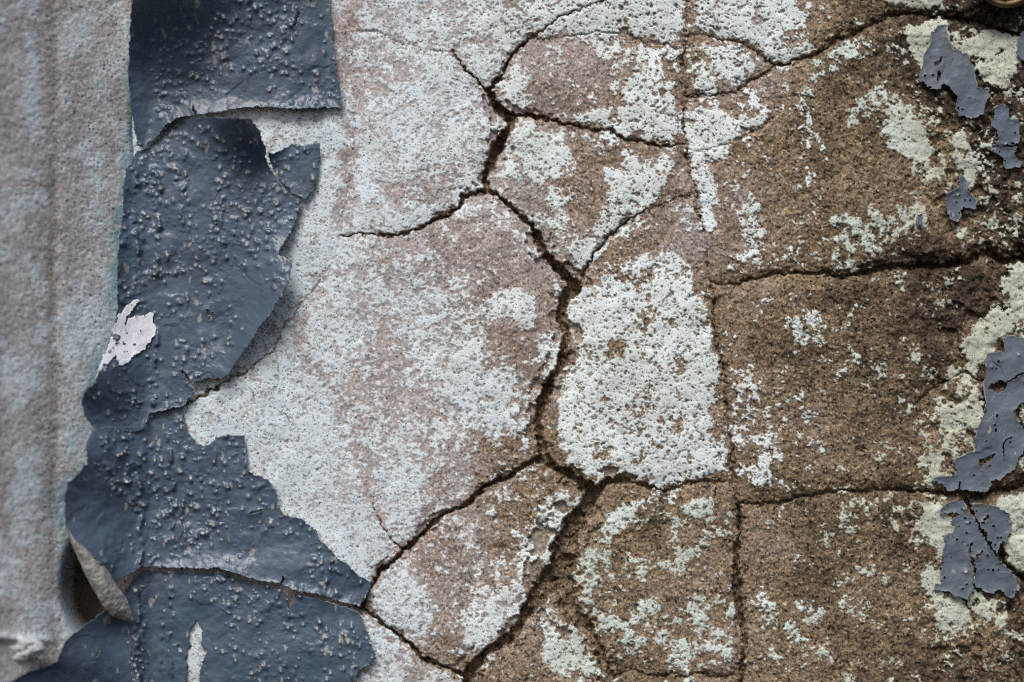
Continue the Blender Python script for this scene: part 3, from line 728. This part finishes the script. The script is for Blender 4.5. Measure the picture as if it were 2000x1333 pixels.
upper = [(258,-185),(256,0),(252,60),(250,150),(255,220),(262,255),(268,286),(278,291),(290,284),(308,268),(326,246),(345,234),(380,226),(430,220),(450,216),(480,212),(515,209),(560,214),(600,213),(640,212),(665,213),(668,195),(662,160),(655,110),(650,60),(645,0),(640,-185)]
build_sheet('peeling_paint', upper,
  lifts=[(500,40,110,150,16),(300,-110,125,160,190),(540,-60,60,60,30),(650,90,26,180,-10),(430,225,60,40,12)],
  edges=[(560,215,150,7,13),(665,100,140,10,16),(255,180,140,6,14),(360,230,60,8,20)],
  label='uppermost blue-grey sheet of blistered paint with a ragged lower edge', cat='peeling paint', seed=101,
  holes=[[(584,-20),(586,2),(602,7),(613,13),(617,2),(620,-20)]],
  seams=[(308,60,230,34),(322,0,100,14),(433,40,110,16),(560,20,90,20)],
  cuts=[([(583,25),(577,40),(575,50)],3.2),([(377,208),(380,216),(381,230)],2.2)],
  smooth_zones=[[(255,0),(320,0),(300,280),(255,280)]])

mid = [(266,296),(245,330),(240,370),(237,420),(232,470),(228,520),(226,560),(228,590),(226,625),(214,660),(200,705),(182,748),(164,763),(158,790),(165,812),(178,834),(190,840),(200,838),(215,836),(235,842),(260,846),(280,842),(290,822),(295,809),(324,801),(353,797),(362,790),(378,775),(375,757),(382,748),(411,739),(429,742),(447,732),(465,706),(483,678),(504,645),(529,613),(551,580),(565,548),(570,516),(558,505),(547,498),(551,480),(565,462),(578,440),(582,421),(591,396),(601,391),(616,364),(623,335),(627,277),(609,281),(591,283),(569,279),(555,288),(533,299),(522,299),(515,274),(504,252),(493,232),(465,229),(432,231),(396,226),(375,231),(339,239),(328,248),(308,272),(288,288)]
mid_o = build_sheet('peeling_paint', mid,
  lifts=[(468,205,62,72,125),(545,650,64,110,42),(560,540,40,80,22),(470,420,130,120,8),(195,735,60,55,34),(600,330,40,50,5),(300,250,60,50,-8)],
  edges=[(500,660,130,16,26),(430,228,80,10,14),(300,805,70,8,14),(175,800,60,14,16),(240,560,200,6,10),(525,290,30,8,10)],
  label='large middle blue-grey sheet of blistered paint curling away from the pale wall', cat='peeling paint', seed=131,
  seams=[(303,300,560,70),(298,640,800,36),(355,330,500,26),(428,340,470,30),(262,330,560,22),(258,760,840,24),(222,760,840,14)],
  cuts=[([(522,299),(528,322),(540,345),(551,358),(570,380),(592,392)],3.2),([(356,726),(370,745),(375,757)],2.0),([(405,608),(415,616),(410,622)],3.4)],
  ridges=[(303,330,560,5),(298,640,800,5),(355,330,450,3),(262,330,560,3.5),(430,340,470,3)], smooth_zones=[[(265,560),(400,520),(400,560),(290,600)],[(250,700),(330,660),(330,760),(250,760)]])

under = [(248,595),(262,588),(277,584),(262,602),(250,622),(246,634),(255,622),(265,616),(288,613),(299,609),(300,631),(309,645),(300,660),(288,674),(277,687),(252,708),(232,716),(227,694),(214,712),(194,734),(184,748),(196,712),(208,680),(220,645),(232,615)]
build_sheet('bare_patch', under, [], [], 'lilac-white patch where the grey top coat is gone', None, 171, bump_density=0, mat=M_UNDER, parent=mid_o, pins=26, jag=4.5,
  base=lambda u, v: sheet_base(u, v)+5.5+(34*np.exp(-((u-195)/60)**2-((v-735)/55)**2)), wrinkle=.5, thick=1.2, step=1.2, fine=True)

lower = [(178,842),(168,864),(162,896),(157,918),(144,932),(130,943),(126,972),(125,1026),(144,1058),(155,1062),(169,1076),(184,1091),(202,1112),(216,1134),(230,1136),(248,1128),(259,1123),(266,1119),(277,1107),(299,1109),(331,1109),(374,1112),(432,1112),(472,1125),(511,1137),(547,1143),(590,1159),(619,1161),(655,1173),(691,1184),(701,1190),(710,1177),(724,1148),(724,1137),(692,1116),(674,1098),(656,1087),(652,1076),(642,1065),(624,1053),(612,1029),(583,1011),(555,1006),(544,986),(540,957),(526,936),(497,927),(486,918),(481,900),(479,850),(443,849),(421,854),(400,872),(382,861),(364,840),(360,814),(357,792),(330,790),(300,794),(285,838),(240,836),(205,832)]
low_o = build_sheet('peeling_paint', lower,
  lifts=[(190,1085,70,60,18),(330,800,70,45,-4),(520,1112,150,34,8),(185,890,70,70,26)],
  edges=[(190,1090,70,20,22),(420,1112,160,9,16),(600,1160,120,9,14),(135,980,80,6,10),(480,1050,200,2.5,9)],
  label='lower blue-grey sheet of blistered paint spreading right over the white plaster', cat='peeling paint', seed=201,
  seams=[(272,930,1110,46),(330,860,1060,34),(298,850,1000,24),(240,840,960,60),(205,850,940,36),(372,1050,1110,12)],
  cuts=[([(486,1003),(500,1000),(512,996)],2.2),([(548,1143),(555,1130)],2),([(166,880),(165,905)],5)],
  ridges=[(331,850,1065,5),(272,900,1112,5),(352,960,1100,3),(300,1000,1105,2.5),(420,870,960,3)], bump_density=1/80., smooth_zones=[[(125,940),(200,930),(255,1000),(262,1120),(125,1060)]])

bottom = [(262,1130),(277,1114),(299,1115),(331,1115),(374,1118),(432,1118),(472,1131),(511,1143),(547,1150),(590,1165),(619,1168),(655,1180),(691,1191),(701,1196),(712,1215),(722,1250),(735,1285),(722,1300),(700,1310),(688,1333),(660,1400),(640,1500),(254,1500),(256,1300),(250,1225),(236,1205),(228,1172),(246,1150)]
bot_o = build_sheet('peeling_paint', bottom,
  lifts=[(340,1125,40,24,-5),(600,1300,160,80,6)],
  edges=[(560,1160,120,5,12),(720,1280,80,4,10),(375,1260,60,5,8)],
  label='blue-grey blistered paint sheet along the bottom edge with a bare vertical slit', cat='peeling paint', seed=241,
  holes=[[(384,1213),(395,1230),(393,1258),(403,1275),(396,1286),(390,1310),(388,1345),(386,1500),(362,1500),(361,1340),(368,1300),(362,1288),(372,1258),(370,1232)],[(562,1150),(577,1158),(573,1178),(566,1190),(562,1176)]],
  seams=[(272,1130,1333,60),(330,1120,1300,20),(456,1180,1300,26)],
  cuts=[([(350,1262),(354,1272)],5)],
  ridges=[(272,1140,1400,5),(335,1130,1330,3),(320,1180,1330,2.5)], bump_density=1/80., smooth_zones=[[(388,1270),(420,1280),(450,1333),(388,1333)],[(275,1120),(370,1120),(360,1330),(290,1330)]])

corner = [(-60,1345),(20,1330),(55,1310),(95,1300),(112,1290),(118,1265),(140,1238),(170,1216),(195,1197),(212,1188),(228,1200),(262,1214),(268,1232),(266,1500),(-60,1500)]
build_sheet('peeling_paint', corner, lifts=[(230,1230,40,50,-16),(150,1290,60,40,14)], edges=[(120,1270,70,12,12),(60,1315,60,8,10)],
  label='smooth dark grey paint remnant in the bottom left corner below the curled flake', cat='peeling paint', seed=281, bump_density=1/2500.,
  base=lambda u, v: 12+.80*.5*(262-u+np.sqrt((262-u)**2+900)),
  seams=[(264,1225,1333,50)], cuts=[([(214,1195),(210,1215)],3),([(195,1270),(188,1284)],2)], wrinkle=.7)

def build_curl():
    Lp = np.array([(126,1026),(139,1062),(155,1098),(171,1130),(187,1160),(205,1190),(224,1208),(240,1212),(258,1216)], float)
    Rp = np.array([(128,1027),(152,1060),(184,1082),(209,1108),(222,1134),(236,1154),(247,1168),(256,1190),(264,1214)], float)
    t = np.linspace(0, 1, 110); tk = np.linspace(0, 1, 9)
    L = np.stack([np.interp(t, tk, Lp[:, k]) for k in (0, 1)], 1); R_ = np.stack([np.interp(t, tk, Rp[:, k]) for k in (0, 1)], 1)
    L += 7.0*(fbm(t*100, t*0+30, 9, 3, 300)[:, None]-.5); R_ += 13.0*(fbm(t*100, t*0, 16, 3, 301)[:, None]-.5)
    w = np.linspace(0, 1, 26)
    Ug = L[:, None, 0]*(1-w)+R_[:, None, 0]*w; Vg = L[:, None, 1]*(1-w)+R_[:, None, 1]*w
    prof = np.sin(np.pi*np.clip(.12+w*.75, 0, 1))
    hb = 122*np.clip((268-Ug)/150, 0, None)+26
    h = hb*(.95)+12+26*prof[None]*np.sin(np.pi*np.clip(t*.9+.08, 0, 1))[:, None]-8*(1-w)[None]**2
    h += 6*(fbm(Ug, Vg, 20, 3, 303)-.5)+2.5*(fbm(Ug, Vg, 5, 2, 304)-.5)
    A = dict(worn=np.zeros(Ug.shape))
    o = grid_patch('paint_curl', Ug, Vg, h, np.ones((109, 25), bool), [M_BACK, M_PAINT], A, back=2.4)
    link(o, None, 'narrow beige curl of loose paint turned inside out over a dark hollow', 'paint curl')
build_curl()

# ------------------------------------------------------------------ flat flakes on the right
def flake_base(u, v): return low(u, v)+4.6
FL = [
 ([(1833,50),(1851,46),(1849,72),(1862,94),(1890,104),(1901,126),(1905,155),(1912,171),(1935,173),(1935,187),(1923,205),(1921,223),(1908,234),(1876,229),(1865,212),(1867,187),(1854,167),(1840,166),(1836,175),(1811,171),(1793,155),(1800,133),(1804,108),(1818,83),(1820,65)],
  'largest upper right grey paint flake, tapering up towards the brass screw', [[(1838,112),(1834,118),(1828,128),(1834,130),(1840,120)],[(1833,136),(1838,138),(1836,152),(1829,154)]], 12, []),
 ([(1941,212),(1955,203),(1970,212),(1973,230),(1993,238),(1991,274),(1984,299),(1997,317),(1991,328),(1959,331),(1957,310),(1937,299),(1934,284),(1952,281),(1944,256),(1934,241)],
  'small grey paint flake at the right edge just above the middle crack', [], 6, [([(1952,281),(1970,285),(1988,281)],2)]),
 ([(1876,340),(1892,353),(1890,371),(1908,392),(1905,410),(1880,407),(1872,436),(1854,428),(1844,396),(1851,378),(1872,367)],
  'small three-pointed grey paint flake on dark bare stone', [], 9, []),
 ([(1790,419),(1805,417),(1803,439),(1793,443)], 'tiniest grey paint flake, alone on a sliver of pale paint', [], 0, []),
 ([(1959,660),(1970,654),(2000,660),(2060,665),(2075,740),(2040,780),(2000,790),(1982,803),(1984,815),(2002,838),(2010,860),(2000,884),(1984,914),(1955,939),(1940,943),(1930,963),(1894,959),(1851,961),(1840,947),(1815,934),(1862,930),(1862,911),(1865,896),(1890,885),(1908,882),(1905,853),(1908,840),(1919,814),(1926,786),(1921,750),(1928,692),(1959,685)],
  'tall grey paint flake at the right edge with a pale hole through it', [[(1934,758),(1938,748),(1950,746),(1963,747),(1960,765),(1946,767)],[(1914,899),(1930,893),(1944,891),(1940,899),(1922,908),(1913,907)]], 16, [([(1963,747),(1985,735),(2000,728)],2),([(1960,892),(1958,870),(1975,855)],2),([(1873,958),(1876,945)],3)]),
 ([(1833,997),(1851,983),(1880,975),(1890,997),(1912,1029),(1930,1065),(1955,1098),(1977,1119),(1997,1152),(1970,1175),(1959,1155),(1937,1161),(1908,1148),(1898,1152),(1890,1172),(1869,1166),(1854,1155),(1824,1154),(1826,1139),(1840,1137),(1836,1105),(1844,1069),(1847,1047),(1862,1033),(1854,1019),(1872,1004),(1855,1003),(1840,1008)],
  'broad split grey paint flake at lower right with pale paint below it', [], 22, [([(1898,1060),(1896,1085),(1904,1112),(1900,1135),(1904,1150)],2.6),([(1906,1090),(1920,1078)],2)]),
 ([(1899,986),(1919,983),(1948,990),(1970,1001),(1979,1029),(1973,1051),(1959,1065),(1948,1083),(1932,1060),(1921,1038),(1907,1013)],
  'wedge-shaped grey paint flake right of the split flake, across a thin crack', [], 10, []),
 ([(1984,75),(2000,62),(2040,70),(2050,120),(2010,122),(1996,116),(1986,104)], 'grey paint flake cut by the right edge near the brass screw', [], 2, []),
]
for k, (poly, lab_, holes, pins, cuts) in enumerate(FL):
    build_sheet('paint_flake', poly, [], [(np.mean([q[0] for q in poly]), np.mean([q[1] for q in poly]), 200, 4, 6)], lab_, 'paint flake', 400+13*k, holes=holes, pins=int(pins*2.2), cuts=cuts,
                bump_density=1/900., mat=M_FLAKE, base=flake_base, jag=5.0, wrinkle=.8, thick=2.4, step=1.2, fine=True, group='flat grey paint flakes on the right')

# ------------------------------------------------------------------ brass screw
def lathe(name, prof, mat, parent, cu, cv, seg=64):
    bm = bmesh.new(); rings = []
    for r, h in prof:
        if r < .01: rings.append([bm.verts.new(P(cu, cv, h))]); continue
        rings.append([bm.verts.new(P(cu+r*math.cos(2*math.pi*i/seg), cv+r*math.sin(2*math.pi*i/seg), h)) for i in range(seg)])
    for a, b in zip(rings[:-1], rings[1:]):
        for i in range(seg):
            j = (i+1) % seg
            if len(b) == 1: bm.faces.new((a[i], a[j], b[0]))
            else: bm.faces.new((a[i], a[j], b[j], b[i]))
    bmesh.ops.recalc_face_normals(bm, faces=bm.faces)
    me = bpy.data.meshes.new(name); bm.to_mesh(me); bm.free(); me.materials.append(mat)
    for p in me.polygons: p.use_smooth = True
    return link(bpy.data.objects.new(name, me), parent)

scr = bpy.data.objects.new('brass_screw', None); scr.location = P(1966, -47, 0)
link(scr, None, 'round tarnished brass screw head cut off by the top right corner', 'screw')
inv = Vector(scr.location)
def rel(o): o.matrix_parent_inverse.identity(); o.data.transform(__import__('mathutils').Matrix.Translation(-inv)); return o
rel(lathe('screw_cup', [(50,-20),(56,6),(61,22),(63.5,34),(63,44),(60,51),(55,54),(50,52),(47,46),(46,34)], M_BRASS, scr, 1966, -47))
rel(lathe('screw_head', [(46,30),(45,44),(41,53),(33,60),(22,64),(10,66),(0.001,66.5)], M_BRASS, scr, 1966, -47))
def slot(angle):
    bm = bmesh.new(); bmesh.ops.create_cube(bm, size=1)
    bmesh.ops.bevel(bm, geom=bm.edges[:], offset=.04, segments=2, affect='EDGES')
    ca, sa = math.cos(angle), math.sin(angle)
    for v in bm.verts:
        x, y, z = v.co.x*70, v.co.z*13, v.co.y
        v.co = P(1966+x*ca-y*sa, -47+x*sa+y*ca, 62+7*-z)
    me = bpy.data.meshes.new('drive_slot'); bm.to_mesh(me); bm.free(); me.materials.append(M_DARK)
    return rel(link(bpy.data.objects.new('drive_slot', me), scr))
slot(math.radians(95)); slot(math.radians(5))
